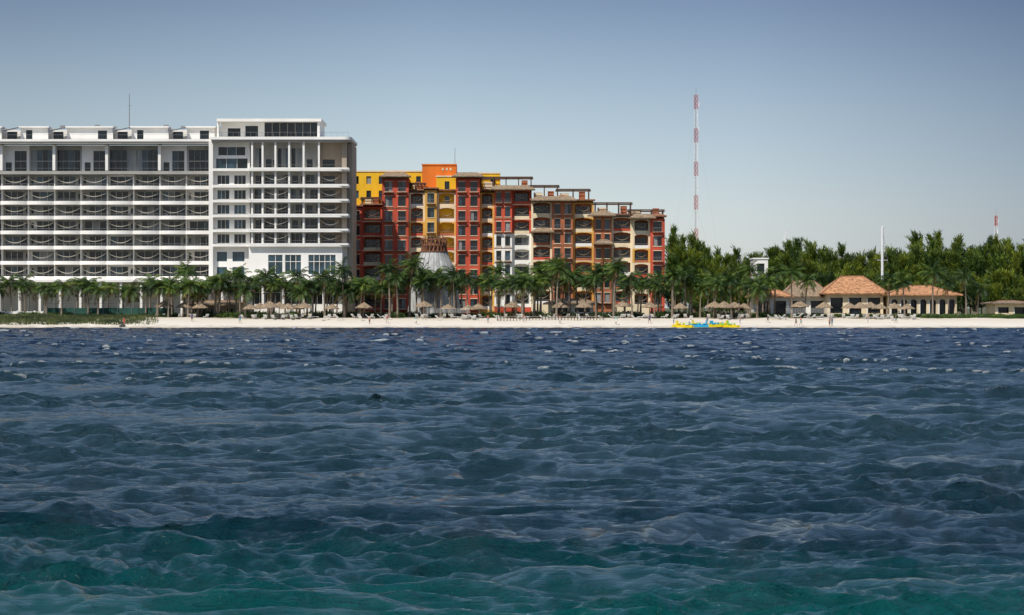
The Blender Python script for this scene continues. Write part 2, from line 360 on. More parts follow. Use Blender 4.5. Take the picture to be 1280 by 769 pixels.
rl.box(xl,xr,619,619.04,zb+.95,zb+1.0)
# corner tower section
lt=[213,233.5,252,270.5,289,307]
xa=X_(265); xb=X_(313); xc=X_(437)
wh.box(xa-.4,xa+.5,617,640,2,Z_(178))
def slabpts(x0,x1,y0,y1,r):
    p=[(x0,y0)]
    for k in range(7):
        a=-math.pi/2+k*math.pi/12; p.append((x1-r+r*math.cos(a),y0+r+r*math.sin(a)))
    p+=[(x1,y1),(x0,y1)]; return p
sb.prism(slabpts(xa,xc+.6,615.4,640,1.5),Z_(176),Z_(172.5)); gy.prism(slabpts(xa+.3,xc+.3,615.7,639.5,1.5),Z_(178.5),Z_(176)-.004)
for li,l in enumerate(lt):
    z=Z_(l); sb.prism(slabpts(xb,xc,615.4,634,2.2),z-.32,z); sb.prism(slabpts(xb,xc+.02,615.38,615.38+.25,.12),z+.004,z+.40)
    sb.box(xc-.25,xc+.0,617.6,634,z+.004,z+.40)
    sb.box(xa+.5,xb,616.9,619.5,z-.30,z+.28)
    rl.box(xb,xc-.3,615.5,615.55,z+.95,z+1.0)
zs_=[Z_(178.5)]+[Z_(l)-.32 for l in lt]
cols=[X_(p) for p in (317,330,346,363,381,400)]
for li,l in enumerate(lt):
    z0=Z_(l); z1=zs_[li]
    for c in cols: wh.box(c-.20,c+.20,616.2,616.9,z0,z1)
    for j in range(len(cols)-1):
        x0,x1=cols[j],cols[j+1]; kk=(j+li)%3
        op=[(x0+.25,x1-.25,z0+.05,min(z1-.25,z0+2.6+(2.2 if li==0 else 0)))] if kk!=1 else [(x0+.4,x0+1.7,z0+.05,z0+2.4),(x1-.9,x1-.3,z0+1.0,z0+2.3)]
        ow.wall(x0,x1,z0,z1,619.8,.25,op)
        for o in op:
            k=max(1,round((o[1]-o[0])/.95))
            for q in range(k):
                a_=o[0]+(o[1]-o[0])*q/k; b_=o[0]+(o[1]-o[0])*(q+1)/k; r_=random.random()
                (cu if r_<.15 else bgz if r_<.3 else gl).box(a_+.02,b_-.02,619.92,620.0,o[2],o[3]); gy.box(a_-.03,a_+.03,619.82,619.9,o[2],o[3])
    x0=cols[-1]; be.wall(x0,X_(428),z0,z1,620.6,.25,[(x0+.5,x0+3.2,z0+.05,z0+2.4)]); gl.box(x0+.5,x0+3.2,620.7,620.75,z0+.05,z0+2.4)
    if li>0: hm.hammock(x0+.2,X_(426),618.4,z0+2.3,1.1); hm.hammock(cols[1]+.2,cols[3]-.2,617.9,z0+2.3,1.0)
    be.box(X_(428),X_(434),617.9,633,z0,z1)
    x0,x1=xa+.5,xb
    op=[(x0+.8,x0+3.4,z0+.5,z0+2.4),(x1-3.4,x1-.9,z0+.5,z0+2.4)] if li else [(x0+.5,x1-.5,z0+.3,z0+2.5),(x0+1,x1-1,z0+3.2,z0+5.0)]
    wh.wall(x0,x1,z0+.28,z1,618.6,.25,op)
    for o in op:
        for q in range(3):
            a_=o[0]+(o[1]-o[0])*q/3; b_=o[0]+(o[1]-o[0])*(q+1)/3
            (bgz if random.random()<.4 else gl).box(a_+.02,b_-.02,618.75,618.8,o[2],o[3]); fr.box(a_-.03,a_+.03,618.64,618.7,o[2],o[3])
wh.box(xa+.5,X_(434)-.01,620.9,633,2,Z_(178.6))
zb_=Z_(307)-.33
op=[(xa+1.2,xa+3.4,Z_(327),Z_(315)),(xa+4.6,xa+7.2,Z_(327),Z_(315)),(xa+1.2,xa+3.4,Z_(346),Z_(334)),(xa+4.6,xa+7.2,Z_(346),Z_(334))]
wh.wall(xa+.5,xb,2,Z_(307)-.31,618.6,.25,op); bgz.box(xa+1,xa+7.4,618.75,618.8,Z_(347),Z_(314))
ops=[(X_(337),X_(355),Z_(343),Z_(319)),(X_(358),X_(378),Z_(343),Z_(319)),(X_(387),X_(421),Z_(343),Z_(319)),(X_(320),X_(424),Z_(380),Z_(358))]
wh.wall(xb,X_(429),2,zb_,616.3,.4,ops); wh.box(X_(429)-.4,X_(429),616.71,633,2,zb_)
for o in ops:
    k=max(2,int((o[1]-o[0])/1.1)); (bgz if o is not ops[3] else gl).box(o[0],o[1],616.55,616.6,o[2],o[3])
    for q in range(k+1): fr.box(o[0]+(o[1]-o[0])*q/k-.05,o[0]+(o[1]-o[0])*q/k+.05,616.42,616.54,o[2],o[3])
    fr.box(o[0],o[1],616.40,616.415,(o[2]*.35+o[3]*.65)-.06,(o[2]*.35+o[3]*.65)+.06)
sb.box(xl,X_(432),613.2,620,Z_(353),Z_(350))
for i in range(30):
    x=xl+i*(X_(432)-xl)/29; wh.box(x-.25,x+.25,613.6,614.1,2,Z_(353))
be.box(X_(429.5),X_(440),618,634,2,Z_(345)); be.box(X_(434.5),X_(440),621,638,Z_(345),Z_(176.5)-.5)
# penthouse
p0,p1=X_(272),X_(400); zr=Z_(172.4)
G('penthouse_roof','white').prism([(p0,618),(p1+.4,618),(p1+.4,636),(p0,636)],Z_(152.5),Z_(149))
wh.wall(p0+.6,X_(330),zr,Z_(152.6),621,.3,[(X_(284),X_(300),zr+.3,Z_(160)),(X_(306),X_(322),zr+.3,Z_(157))]); gl.box(p0+1,p1-.6,621.35,621.4,zr,Z_(153))
wh.box(p0+.6,p1-.5,621.5,635,zr,Z_(152.6))
for q in range(8): gy.box(X_(330+q*9.6)-.05,X_(330+q*9.6)+.05,621.2,621.3,zr,Z_(152.6))
wh.box(p1-.5,p1,618.6,635,zr,Z_(152.6)); wh.box(p0,p0+.35,618.6,621,zr,Z_(152.6))
rl.box(p0,xc,616,616.05,zr+.95,zr+1)
for q in range(24): rl.box(p0+q*(xc-p0)/23-.02,p0+q*(xc-p0)/23+.02,616,616.05,zr,zr+.95)
mb=G('roof_antenna','steel'); mb.beam((X_(154),630,zt),(X_(154),630,Z_(113)),.16,.09); mb.beam((X_(154)-.5,630,Z_(128)),(X_(154)+.5,630,Z_(128)),.04)
for q in range(12):
    xx_=X_(20+q*22); mb.box(xx_,xx_+1.0,632,633,zt+.28,zt+.28+random.uniform(.4,.9))
G.done()
# ------------------------------------------------------------ colourful hotel
X_,Z_=rangefn(650)
G=Group('colourful_hotel_building')
gl=G('glazing','glass'); cu=G('curtained_windows','curtain'); hm=G('hammocks','hammock'); tl=G('tile_eaves','tile'); pg=G('pergolas','wood'); ir=G('iron_balconies','steel'); bgz=G('blue_glazing','blueglass')
def W(m): return G('walls_'+m,m)
FH=3.34
secs=[(440,452,258,'red','t',0,None),(452,478,256,'red','b',.8,None),(478,511,222,'red','t',-1.8,None),(511,531,238,'cream','b',.8,None),
(531,546,236,'ochre','t',-.2,None),(546,570,238,'cream','b',.8,None),(570,600,222,'red','t',-1.8,None),(600,618,238,'ochre','b',.8,None),
(618,640,235,'red','t',-.6,'white'),(640,664,235,'red','b',.3,'white'),(664,690,250,'cream','b',-.9,None),(690,716,250,'brown','t',-2.2,None),
(716,742,251,'ochre','b',-1.2,None),(742,764,269,'brown','t',-3,None),(764,790,269,'cream','b',-2.2,None),(790,812,272,'cream','b',-3,None),(812,830,272,'red','t',-3.6,None)]
def win(x0,x1,z0,z1,y):
    k=max(1,round((x1-x0)/.8))
    for q in range(k):
        a=x0+(x1-x0)*q/k; b=x0+(x1-x0)*(q+1)/k; r_=random.random()
        (cu if r_<.15 else bgz if r_<.3 else gl).box(a+.03,b-.03,y,y+.05,z0,z1)
for si,(a,b_,tp,m_,ty,off,low) in enumerate(secs):
    x0,x1=X_(a),X_(b_); yf=650+off; z1=Z_(tp); z=z1-.35; fl=0
    W(m_).box(x0+.01*(si%2),x1-.01,yf+2.6,yf+15,2,z1-.01)
    tl.box(x0-.35,x1+.35,yf-.7,yf+3,z1+.003*(si%5),z1+.28+.003*(si%5))
    while z-FH>2.2:
        z0=z-FH; mm=low if (low and z0<Z_(300)) else m_
        if mm=='cream' and fl%4==2 and si%2: mm='ochre'
        if ty=='t':
            wd=x1-x0; k=2 if wd>3.6 else 1; ops=[]
            for q in range(k):
                cx=x0+wd*(q+.5)/k; h=wd/k*.29; ops.append((cx-h,cx+h,z0+.45,z0+2.65))
            W(mm).wall(x0,x1,z0,z,yf,.35,ops)
            for o in ops:
                win(*o,yf+.28)
                W('cream').box(o[0]-.15,o[1]+.15,yf-.10,yf-.01,o[2]-.16,o[2]-.02)
                W('cream').box(o[0]-.12,o[1]+.12,yf-.06,yf-.01,o[3]+.02,o[3]+.16)
                if fl%2==si%2:
                    ir.box(o[0]-.2,o[1]+.2,yf-.75,yf-.7,o[2]+.75,o[2]+.82)
                    tl.box(o[0]-.25,o[1]+.25,yf-.8,yf-.11,o[2]-.3,o[2]-.17)
                    for v in np.linspace(o[0]-.2,o[1]+.2,7): ir.box(v-.02,v+.02,yf-.75,yf-.71,o[2]-.16,o[2]+.75)
            W(mm).box(x0+.012,x1-.012,yf+.36,yf+2.6,z0,z-.01)
            if si%3==2: tl.box(x0-.08,x1+.08,yf-.09,yf-.012,z-.12,z+.05)
        else:
            W('cream' if mm!='white' else 'white').box(x0,x1,yf,yf+2.5,z0-.18,z0+.004)
            W(mm).box(x0,x0+.45,yf-.02,yf+2.5,z0+.006,z-.184); W(mm).box(x1-.45,x1,yf-.02,yf+2.5,z0+.006,z-.184)
            ah=.45; K=8; wi=(x1-x0-.9)
            for q in range(K):
                u0=-1+2*q/K; um=u0+1/K; hh=ah*(1-math.sqrt(max(0,1-um*um)))+.12
                W(mm).box(x0+.45+wi*q/K,x0+.45+wi*(q+1)/K,yf+.01,yf+.3,z-.18-hh,z-.186)
            pm=['cream','white','brown','red','cream'][(si*2+fl)%5] if mm!='white' else 'white'
            W(pm).box(x0+.45,x1-.45,yf+.02,yf+.2,z0+.006,z0+.62); ir.box(x0+.45,x1-.45,yf+.08,yf+.13,z0+.9,z0+.97)
            op=(x0+.7,x1-.7,z0+.05,z0+2.45)
            W('brown' if mm!='white' else mm).wall(x0+.45,x1-.45,z0,z-.19,yf+2.0,.2,[op]); win(*op,yf+2.15)  # back wall coloured brown to paint deep shade into the recess
            if random.random()<.9: hm.hammock(x0+.5,x1-.5,yf+.7,z0+2.35,1.15)
        z=z0; fl+=1
    W(m_).box(x0,x1,yf+.0,yf+2.58,2,z-.19)
    if ty=='t' and off<-1: tl.hip(x0-.5,x1+.5,yf-.8,yf+4,z1+.3,z1+1.1)
for a,b_,tp,bt,m_,y in [(436,530,212,262,'yellow',655),(570,625,214,245,'yellow',656),(527,570,204,240,'orange',654),(545,572,219,240,'yellow',652.6)]:
    x0,x1=X_(a),X_(b_); k=int((x1-x0)/2.6); zt=Z_(tp); ops=[]
    for q in range(k):
        for fl in range(2):
            if m_=='orange': continue
            cx=x0+(x1-x0)*(q+.5)/k; ops.append((cx-.55,cx+.55,zt-3.1-3.3*fl,zt-1.3-3.3*fl))
    W(m_).wall(x0,x1,2,zt,y,.3,ops); W(m_).box(x0,x1,y+.42,y+9,2,zt-.01)
    for o in ops: win(*o,y+.3)
    W('cream' if m_!='orange' else 'orange').box(x0-.15,x1+.15,y-.15,y-.01,zt-.3,zt+.02)
for q in range(3): W('cream').box(X_(553+q*5)-.2,X_(553+q*5)+.2,653.9,653.99,Z_(212),Z_(209))
for a,b_,tp,bt,y in [(601,664,223,235,652),(664,697,234,249,650),(697,736,239,250,649),(744,788,256,268,648),(786,828,265,271,647),(512,530,231,237,651),(452,477,249,256,651)]:
    x0,x1,zt,zb=X_(a),X_(b_),Z_(tp),Z_(bt); k=max(2,int((x1-x0)/2.4))
    for q in range(k+1):
        x=x0+(x1-x0)*q/k
        for yy_ in (y,y+4): pg.box(x-.11,x+.11,yy_-.11,yy_+.11,zb,zt)
        pg.box(x-.07,x+.07,y-.6,y+4.6,zt+.23,zt+.4)
    for yy_ in (y,y+4): pg.box(x0-.5,x1+.5,yy_-.1,yy_+.1,zt,zt+.22)
    for q in range(9): pg.box(x0-.4,x1+.4,y+q*.5-.04,y+q*.5+.04,zt+.41,zt+.5)
    W('cream').box(x0+.6,x0+2.6,y+3,y+5,zb,zb+1.6); W('brown').box(x1-2.2,x1-.8,y+2,y+4.4,zb,zb+1.9)
for a,b_,py,y in [(476,513,221,648),(566,604,221,648),(612,668,237,648.6),(664,720,251,646.5),(735,768,270,646),(786,818,273,645.7),(664,692,290,648),(742,766,305,646.3)]:
    G('thatch_awnings','thatch').hip(X_(a)-.2,X_(b_)+.2,y-1.4,y+2.2,Z_(py)+.0,Z_(py)+.95,1.5)
mb=G('roof_antenna','steel'); mb.beam((X_(568),656,Z_(205)),(X_(568),656,Z_(183)),.10,.06)
G.done()
# ------------------------------------------------------------ conical lobby pavilion
X_,Z_=rangefn(608)
G=Group('conical_pavilion'); mb=G('cone_roof','conc'); cx=X_(542); cy=612; zt=Z_(314); zb=Z_(346); K=40
n0=len(mb.v)
for zz,r in ((2.2,5.6),(zb,4.9),(zb+.4*(zt-zb),4.0),(zt,2.7)):
    for i in range(K):
        a=2*math.pi*i/K; rr=r*(1+.03*(i%2)); mb.v.append((cx+rr*math.cos(a),cy+rr*math.sin(a),zz))
for j in range(3):
    for i in range(K): k=(i+1)%K; mb.f.append((n0+j*K+i,n0+j*K+k,n0+(j+1)*K+k,n0+(j+1)*K+i))
rb=G('roof_ribs','timber')
for i in range(20):
    a=2*math.pi*i/20
    rb.beam((cx+2.8*math.cos(a),cy+2.8*math.sin(a),zt),(cx+2.2*math.cos(a),cy+2.2*math.sin(a),Z_(297)+.3*(i%3)),.14,.10)
    rb.beam((cx+2.3*math.cos(a),cy+2.3*math.sin(a),zt-.3),(cx+2.9*math.cos(a+.2),cy+2.9*math.sin(a+.2),Z_(298)),.14,.10)
    G('lower_ribs','grey').beam((cx+5.02*math.cos(a),cy+5.02*math.sin(a),zb),(cx+2.78*math.cos(a),cy+2.78*math.sin(a),zt),.07)
for z,r in ((zt,2.9),(Z_(306),2.6),(Z_(299),2.6)):
    for i in range(24):
        a=2*math.pi*i/24;b=2*math.pi*(i+1)/24; rb.beam((cx+r*math.cos(a),cy+r*math.sin(a),z),(cx+r*math.cos(b),cy+r*math.sin(b),z),.16)
rb.prism([(cx+2.3*math.cos(2*math.pi*i/20),cy+2.3*math.sin(2*math.pi*i/20)) for i in range(20)],zt,Z_(302))
G.done()
# ------------------------------------------------------------ low resort buildings (right)
def arch(mb,xc,hw,zs,y0,y1,ztop):
    K=10
    for q in range(K):
        u=-1+(2*q+1)/K; zz=zs+hw*math.sqrt(1-u*u); mb.box(xc-hw+2*hw*q/K,xc-hw+2*hw*(q+1)/K,y0,y1,zz,ztop)
def villa(name,a,b_,roofy,eavey,D,peak=None,arches=0,depth=12,rm='terra',over=1.2,wm='cream'):
    X_,Z_=rangefn(D); G=Group(name); x0,x1=X_(a),X_(b_); z0=2.0; ze=Z_(eavey); zr=Z_(roofy); wl=G('walls',wm); g2=G('dark_interior','glass'); fr=G('columns','white')
    ops=[]
    if arches:
        k=arches; p=(x1-x0)/k
        for q in range(k):
            xc=x0+p*(q+.5); hw=p*.34; ops.append((xc-hw,xc+hw,z0,ze-.5))
        wl.wall(x0,x1,z0-.3,ze,D,.4,ops)
        for o in ops: arch(wl,(o[0]+o[1])/2,(o[1]-o[0])/2,ze-.7-(o[1]-o[0])/2,D+.02,D+.38,ze-.49)
    else:
        k=max(2,int((x1-x0)/3.2)); p=(x1-x0)/k
        for q in range(k):
            xc=x0+p*(q+.5); ops.append((xc-p*.34,xc+p*.34,z0+(0 if q%2 else .8),ze-.7))
        wl.wall(x0,x1,z0-.3,ze,D,.4,ops)
    g2.box(x0+.2,x1-.2,D+1.2,D+1.25,z0,ze-.2)
    wl.box(x0,x0+.4,D+.41,D+depth,z0-.3,ze); wl.box(x1-.4,x1,D+.41,D+depth,z0-.3,ze); wl.box(x0+.41,x1-.41,D+depth-.4,D+depth-.01,z0-.3,ze)
    G('roof',rm).hip(x0-over,x1+over,D-over,D+depth+over,ze+.22,zr,None if peak is None else peak)
    ym=D+depth/2; pk=peak if peak else min(x1-x0,depth)/2
    rg=G('ridge_tiles','tile'); rg.beam((x0-over+pk,ym,zr+.03),(x1+over-pk,ym,zr+.03),.16)
    for xx0,xx1 in((x0-over,x0-over+pk),(x1+over,x1+over-pk)): rg.beam((xx0,D-over,ze+.25),(xx1,ym,zr+.03),.12)
    for o in ops: fr.box(o[0]-.1,o[0]+.08,D-.05,D-.01,o[2],o[3]-.3)
    return G.done()
villa('tile_roof_villa',1034,1104,345,368,604,peak=4.8,wm='cream')
villa('arcaded_villa',1112,1196,357,370,600,peak=6,arches=7,wm='cream')
villa('thatched_restaurant',984,1034,350,372,610,peak=3.5,rm='thatch',wm='white')
villa('white_beach_club_building',944,986,358,372,602,peak=5,rm='terra',wm='white')
villa('poolside_bar_building',686,742,374,381,606,peak=3,rm='thatch',wm='white')
villa('low_service_building',1244,1285,376,380,612,peak=3,rm='thatch',wm='cream')
villa('beach_bar_building',240,300,376,382,604,peak=3,rm='thatch',wm='beige')
def whitebox(name,a,b_,tp,D):
    X_,Z_=rangefn(D); G=Group(name); x0,x1=X_(a),X_(b_); zt=Z_(tp); ops=[(x0+.8,x0+1.9,zt-3,zt-1),(x1-1.9,x1-.8,zt-3,zt-1)]
    G('walls','white').wall(x0,x1,2,zt,D,.3,ops); G('walls','white').box(x0,x1,D+.6,D+9,2,zt-.01); G('glazing','glass').box(x0+.5,x1-.5,D+.4,D+.45,zt-3.2,zt-.8)
    G('parapet','white').box(x0-.2,x1+.2,D-.2,D+9.2,zt,zt+.3); G.done()
whitebox('white_apartment_building',942,960,324,655)
def lowwall(name,a,b_,zt,D,m='white'):
    X_,_=rangefn(D); mb=MB(); x0,x1=X_(a),X_(b_); mb.box(x0,x1,D,D+.3,GZ(0,D)-.3,zt)
    x=x0
    while x<x1: mb.box(x,x+.4,D-.08,D-.003,GZ(0,D)-.3,zt+.15); x+=3.5
    mb.obj(name,M[m])
lowwall('terrace_wall',0,60,3.2,594); lowwall('terrace_wall',430,500,2.9,597,'beige'); lowwall('terrace_wall',700,800,3.0,597)
lowwall('terrace_wall',880,945,2.9,598,'cream'); lowwall('terrace_wall',1100,1200,2.6,592,'beige'); lowwall('terrace_wall',300,420,2.7,595,'cream')
X_,Z_=rangefn(596); mb=MB(); pb=MB(); x0,x1=X_(60),X_(216)
e=empty('tennis_court_fence'); mb.box(x0,x1,593,593.04,1.9,3.9); x=x0
while x<x1+.1: pb.beam((x,592.9,1.6),(x,592.9,4.8),.06); x+=3
pb.beam((x0,592.9,4.8),(x1,592.9,4.8),.04); mb.obj('windscreen',M['greennet'],e); pb.obj('posts',M['steel'],e)
# ------------------------------------------------------------ radio towers
def lattice(name,x,y,z0,z1,wd,bands,mem=.09,guys=True):
    G=Group(name); H=z1-z0; nb_=int(H/(wd*1.3)); dz=H/nb_
    leg=[(x+wd/1.732*math.cos(a),y+wd/1.732*math.sin(a)) for a in (R(90),R(210),R(330))]
    for i in range(nb_):
        c=int(i*bands/nb_)%2; g=G('red_lattice','steelred') if c==0 else G('white_lattice','steelwhite')
        za=z0+i*dz; zb=za+dz
        for j in range(3):
            k=(j+1)%3; g.beam((*leg[j],za),(*leg[j],zb),mem); g.beam((*leg[j],za),(*leg[k],zb),mem*.6); g.beam((*leg[j],zb),(*leg[k],zb),mem*.6)
    G('lightning_rod','steel').beam((x,y,z1-.5),(x,y,z1+2.2),.07,.03)
    g=G('antenna_panels','steelwhite')
    for f_ in (.97,.86): g.box(x+wd*.6,x+wd*.85,y-.4,y-.2,z0+H*f_-1.3,z0+H*f_-.2)
    w=G('guy_wires','steel')
    if guys:
        for f_ in (.5,.9):
            for a in (R(80),R(200),R(320)): w.beam((x,y,z0+H*f_),(x+H*.18*math.cos(a),y+H*.18*math.sin(a),z0),.010,seg=3)
    G.done()
X_,Z_=rangefn(780); lattice('radio_tower',X_(870),780,2,Z_(119),1.0,13,.085)
X_,Z_=rangefn(900); lattice('radio_tower',X_(1245),900,2,Z_(270),.8,9,.10)
X_,Z_=rangefn(760)
G=Group('radio_mast'); g=G('pole','steelwhite'); g.beam((X_(983),760,2),(X_(983),760,Z_(286)),.25,.12,8)
for q in range(4): g.beam((X_(983)-.9+.15*q,760,Z_(304)+q*.9),(X_(983)+.9-.15*q,760,Z_(304)+q*.9),.09)
g.box(X_(983)-.8,X_(983)-.4,759.8,760.1,Z_(302),Z_(294)); G.done()
X_,Z_=rangefn(660)
G=Group('sailboat_mast'); g=G('pole','steelwhite'); g.beam((X_(1103),660,2),(X_(1103),660,Z_(284)),.38,.28,8); g.beam((X_(1103)-1.2,660,15),(X_(1103)+1.2,660,15),.07); G('mast_tip','steelwhite').beam((X_(1103),660,Z_(284)),(X_(1103),660,Z_(283)),.3,.04,8)  # pole stands for a probable sailboat mast, built without its boat
G('halyard','steel').beam((X_(1103),660,Z_(285)),(X_(1110),660,Z_(330)),.04); G.done()
# ------------------------------------------------------------ palms
def palm_mesh(seed,H):
    rs=np.random.default_rng(seed); q=[]; tint=[]
    lean=rs.uniform(-.09,.09,2)
    tv=[];K=8;NR=9
    for i in range(NR):
        t=i/(NR-1); c=np.array([lean[0]*H*t*t,lean[1]*H*t*t,H*t]); r=.20*(1-.45*t)+(.12*(1-t)**6)
        tv.append([c+np.array([r*math.cos(a),r*math.sin(a),0]) for a in np.linspace(0,2*math.pi,K,endpoint=False)])
    tq=[[tv[i][k],tv[i][(k+1)%K],tv[i+1][(k+1)%K],tv[i+1][k]] for i in range(NR-1) for k in range(K)]
    topc=np.array([lean[0]*H,lean[1]*H,H])
    nf=24
    for f in range(nf):
        az=f*2.4+rs.uniform(-.3,.3); e=R(75)-R(105)*(f/nf)+rs.uniform(-.15,.15); L=rs.uniform(2.7,3.8)
        dr=R(rs.uniform(60,110)); base=rs.uniform(.1,.8)
        if f>nf-3: base=rs.uniform(.93,1); e=R(-45)
        n=17; p=topc.copy()
        for i in range(n):
            t=i/n; el=e-dr*t**1.2; d=np.array([math.cos(az)*math.cos(el)-.45*t,math.sin(az)*math.cos(el),math.sin(el)]); d/=np.linalg.norm(d)
            s=np.cross(d,[0,0,1.]); s/=np.linalg.norm(s)+1e-6; p2=p+d*L/n
            w_=.05*(1-t)+.02; q.append([p-s*w_,p+s*w_,p2+s*w_*.8,p2-s*w_*.8]); tint.append(min(1,base+.15))
            if i>1:
                ll=.95*math.sin(math.pi*(.12+.83*t))**.7
                for sg in (-1,1):
                    ld=s*sg*.85+d*.5-np.array([0,0,1])*rs.uniform(.25,.8)-np.array([.2,0,0]); ld/=np.linalg.norm(ld); tip=p+ld*ll*rs.uniform(.8,1.1)
                    q.append([p-d*.05,p+d*.11,tip+d*.03,tip-d*.02]); tint.append(np.clip(base+rs.uniform(-.12,.12)+.1*(sg*s[0]),0,1))
            p=p2
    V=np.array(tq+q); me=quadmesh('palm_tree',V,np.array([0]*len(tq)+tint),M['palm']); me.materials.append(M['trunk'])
    mi=np.zeros(len(V),np.int32); mi[:len(tq)]=1; me.polygons.foreach_set('material_index',mi); return me
PM=[palm_mesh(100+i,h) for i,h in enumerate((6.4,7.4,8.0,9.0,7.0,10.2,5.4))]
def palm(px,D,k,sc=1):
    x=(px-640)/F*D; link('palm_tree',PM[k],(x,D,GZ(0,D)-.1),random.uniform(-.6,.6),sc*random.uniform(.88,1.1))
px=-70
while px<962:
    D=random.uniform(584,606)
    dens=7.0 if px>330 else 9.5
    k=random.choice([0,1,2,4,4,6,1])
    if 470<px<860: k=random.choice([3,2,2,5,1,4,0])
    palm(px,D,k,.93 if px<240 else 1); px+=random.choice([.15,.5,1,1.3,2.0])*dens
for p_,k in [(487,5),(497,3),(512,5),(530,2),(551,1),(568,3),(655,3),(672,5),(745,3),(770,3),(842,3),(865,3),(893,3),(935,5),(962,2),(968,5),(990,3),(1006,1),(1110,1),(1131,2),(1166,3),(1186,2),(1208,3),(1222,0),(236,3),(268,1),(300,3),(406,2),(430,3)]:
    palm(p_,random.uniform(586,596),k)
# ------------------------------------------------------------ shrubs / hedge / forest
def blobs(centers,rad,n,lsz,flat=.7):
    P=[];T=[]
    for c,r in zip(centers,rad):
        d=rng.normal(size=(n,3)); d/=np.linalg.norm(d,axis=1,keepdims=True); d[:,2]=np.abs(d[:,2])-.15
        rr=r*(.55+.45*rng.random(n)**.5)*(1+.25*np.sin(d[:,0]*7+c[0])*np.cos(d[:,1]*6))
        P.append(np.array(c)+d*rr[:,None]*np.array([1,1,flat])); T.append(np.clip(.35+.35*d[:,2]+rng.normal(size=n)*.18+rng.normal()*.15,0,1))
    P=np.concatenate(P);T=np.concatenate(T); D_=rng.normal(size=P.shape)+np.array([0,0,.4])
    return strokes(P,D_,lsz*rng.uniform(.7,1.3,len(P)),lsz*.7),T
cs=[];rd=[]
for i in range(300):
    px=random.uniform(-60,960); D=random.uniform(587,609); x=(px-640)/F*D
    if random.random()<.15 and px>250: continue
    r=random.uniform(.8,2.1); cs.append((x,D,2.0)); rd.append(r)
for i in range(120):
    px=random.uniform(940,1330); D=random.uniform(590,599); x=(px-640)/F*D; cs.append((x,D,1.9)); rd.append(random.uniform(.5,1.3))
for i in range(60):
    px=random.uniform(-60,215); D=random.uniform(583,592); x=(px-640)/F*D; cs.append((x,D,1.8)); rd.append(random.uniform(.6,1.4))
V,T=blobs(cs,rd,300,.28); link('beach_shrubbery',quadmesh('beach_shrubbery',V,T,M['shrub']))
cs=[((px-640)/F*584,584+random.uniform(-.3,.3),1.75) for px in np.arange(1156,1340,4.5)]
V,T=blobs(cs,[1.05]*len(cs),260,.2,.95); link('clipped_hedge',quadmesh('clipped_hedge',V,T,M['hedge']))
N=60000; pxs=rng.uniform(-120,200,N); Dg=rng.uniform(563,592,N); keep=(rng.random(N)<np.clip((200-pxs)/90,0,1)*np.where(Dg<567,.35,1)); pxs=pxs[keep];Dg=Dg[keep]; xg=(pxs-640)/F*Dg
clump=np.sin(xg*.9+Dg*.6)*np.sin(xg*.37-Dg*.8); kk=clump>-.45; xg=xg[kk];Dg=Dg[kk]
P=np.stack([xg,Dg,gz(xg,Dg)+.15],1); V=strokes(P,rng.normal(size=P.shape)*.35+np.array([-.1,0,1]),rng.uniform(.3,.8,len(P)),.14)
link('dune_grass',quadmesh('dune_grass',V,rng.uniform(0,1,len(V)),M['dunegrass']))
# casuarina forest: overlapping crowns, wind-swept feathery branches
ptsX=[700,826,840,860,880,905,935,960,985,1020,1050,1085,1103,1120,1150,1185,1215,1240,1280,1400,1700]; ptsT=[330,298,289,300,302,306,318,314,305,303,310,320,322,312,295,298,302,297,302,310,320]
Pl=[];Dl=[];Ll=[];Tl=[];tr=MB()
def casu(x,y,z0,H,nbr,rad,lo=.12):
    rs=rng; zc=H*lo; base=rs.normal()*.17; wx=-.3
    for b in range(nbr):
        h=zc+(H*.93-zc)*rs.random()**.75; t=(h-zc)/(H-zc); az=rs.uniform(0,6.28)
        L=rad*(.30+1.1*math.sin(math.pi*min(1,(.18+.80*t)))**.8)*rs.uniform(.5,1.2); up=rs.uniform(.5,1.7)+t*1.3
        d=np.array([math.cos(az)+wx,math.sin(az),up]); d/=np.linalg.norm(d); n=int(12+L*7)
        s=rs.random(n)*L; P=np.array([x,y,z0+h])+d*s[:,None]+np.stack([-.02*s*s,np.zeros(n),-.03*s*s],1)+rs.normal(size=(n,3))*.19
        Dl.append(d*1.2+rs.normal(size=(n,3))*.4)
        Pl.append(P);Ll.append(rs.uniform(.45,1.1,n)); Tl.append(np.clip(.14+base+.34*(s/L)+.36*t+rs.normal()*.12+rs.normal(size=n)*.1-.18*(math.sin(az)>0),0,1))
    tr.beam((x,y,z0-.2),(x,y,z0+H*.85),.2,.05,5)
cnt=0
for row,(D,hs,step,rad) in enumerate([(632,.36,13,2.0),(650,.56,12,2.5),(672,.78,11,2.8),(696,.94,10,2.8),(722,1.0,10,2.9)]):
    px=842 if row else 870
    while px<1420:
        d=D+random.uniform(-9,9); x=(px-640)/F*d
        tp=np.interp(px,ptsX,ptsT); zt=CH+(HY-tp)/F*d
        H=(zt-2)*hs*random.uniform(.80,1.09)
        casu(x,d,2,H,int(26+H*2.6),rad*random.uniform(.7,1.25)); cnt+=1
        px+=step*random.uniform(.5,1.5)
P=np.concatenate(Pl);V=strokes(P,np.concatenate(Dl),np.concatenate(Ll),rng.uniform(.12,.22,len(P)))
print('forest quads',len(V),'trees',cnt)
fo=link('coastal_forest',quadmesh('coastal_forest',V,np.concatenate(Tl),M['tree'])); tr.obj('trunks',M['trunk'],fo)
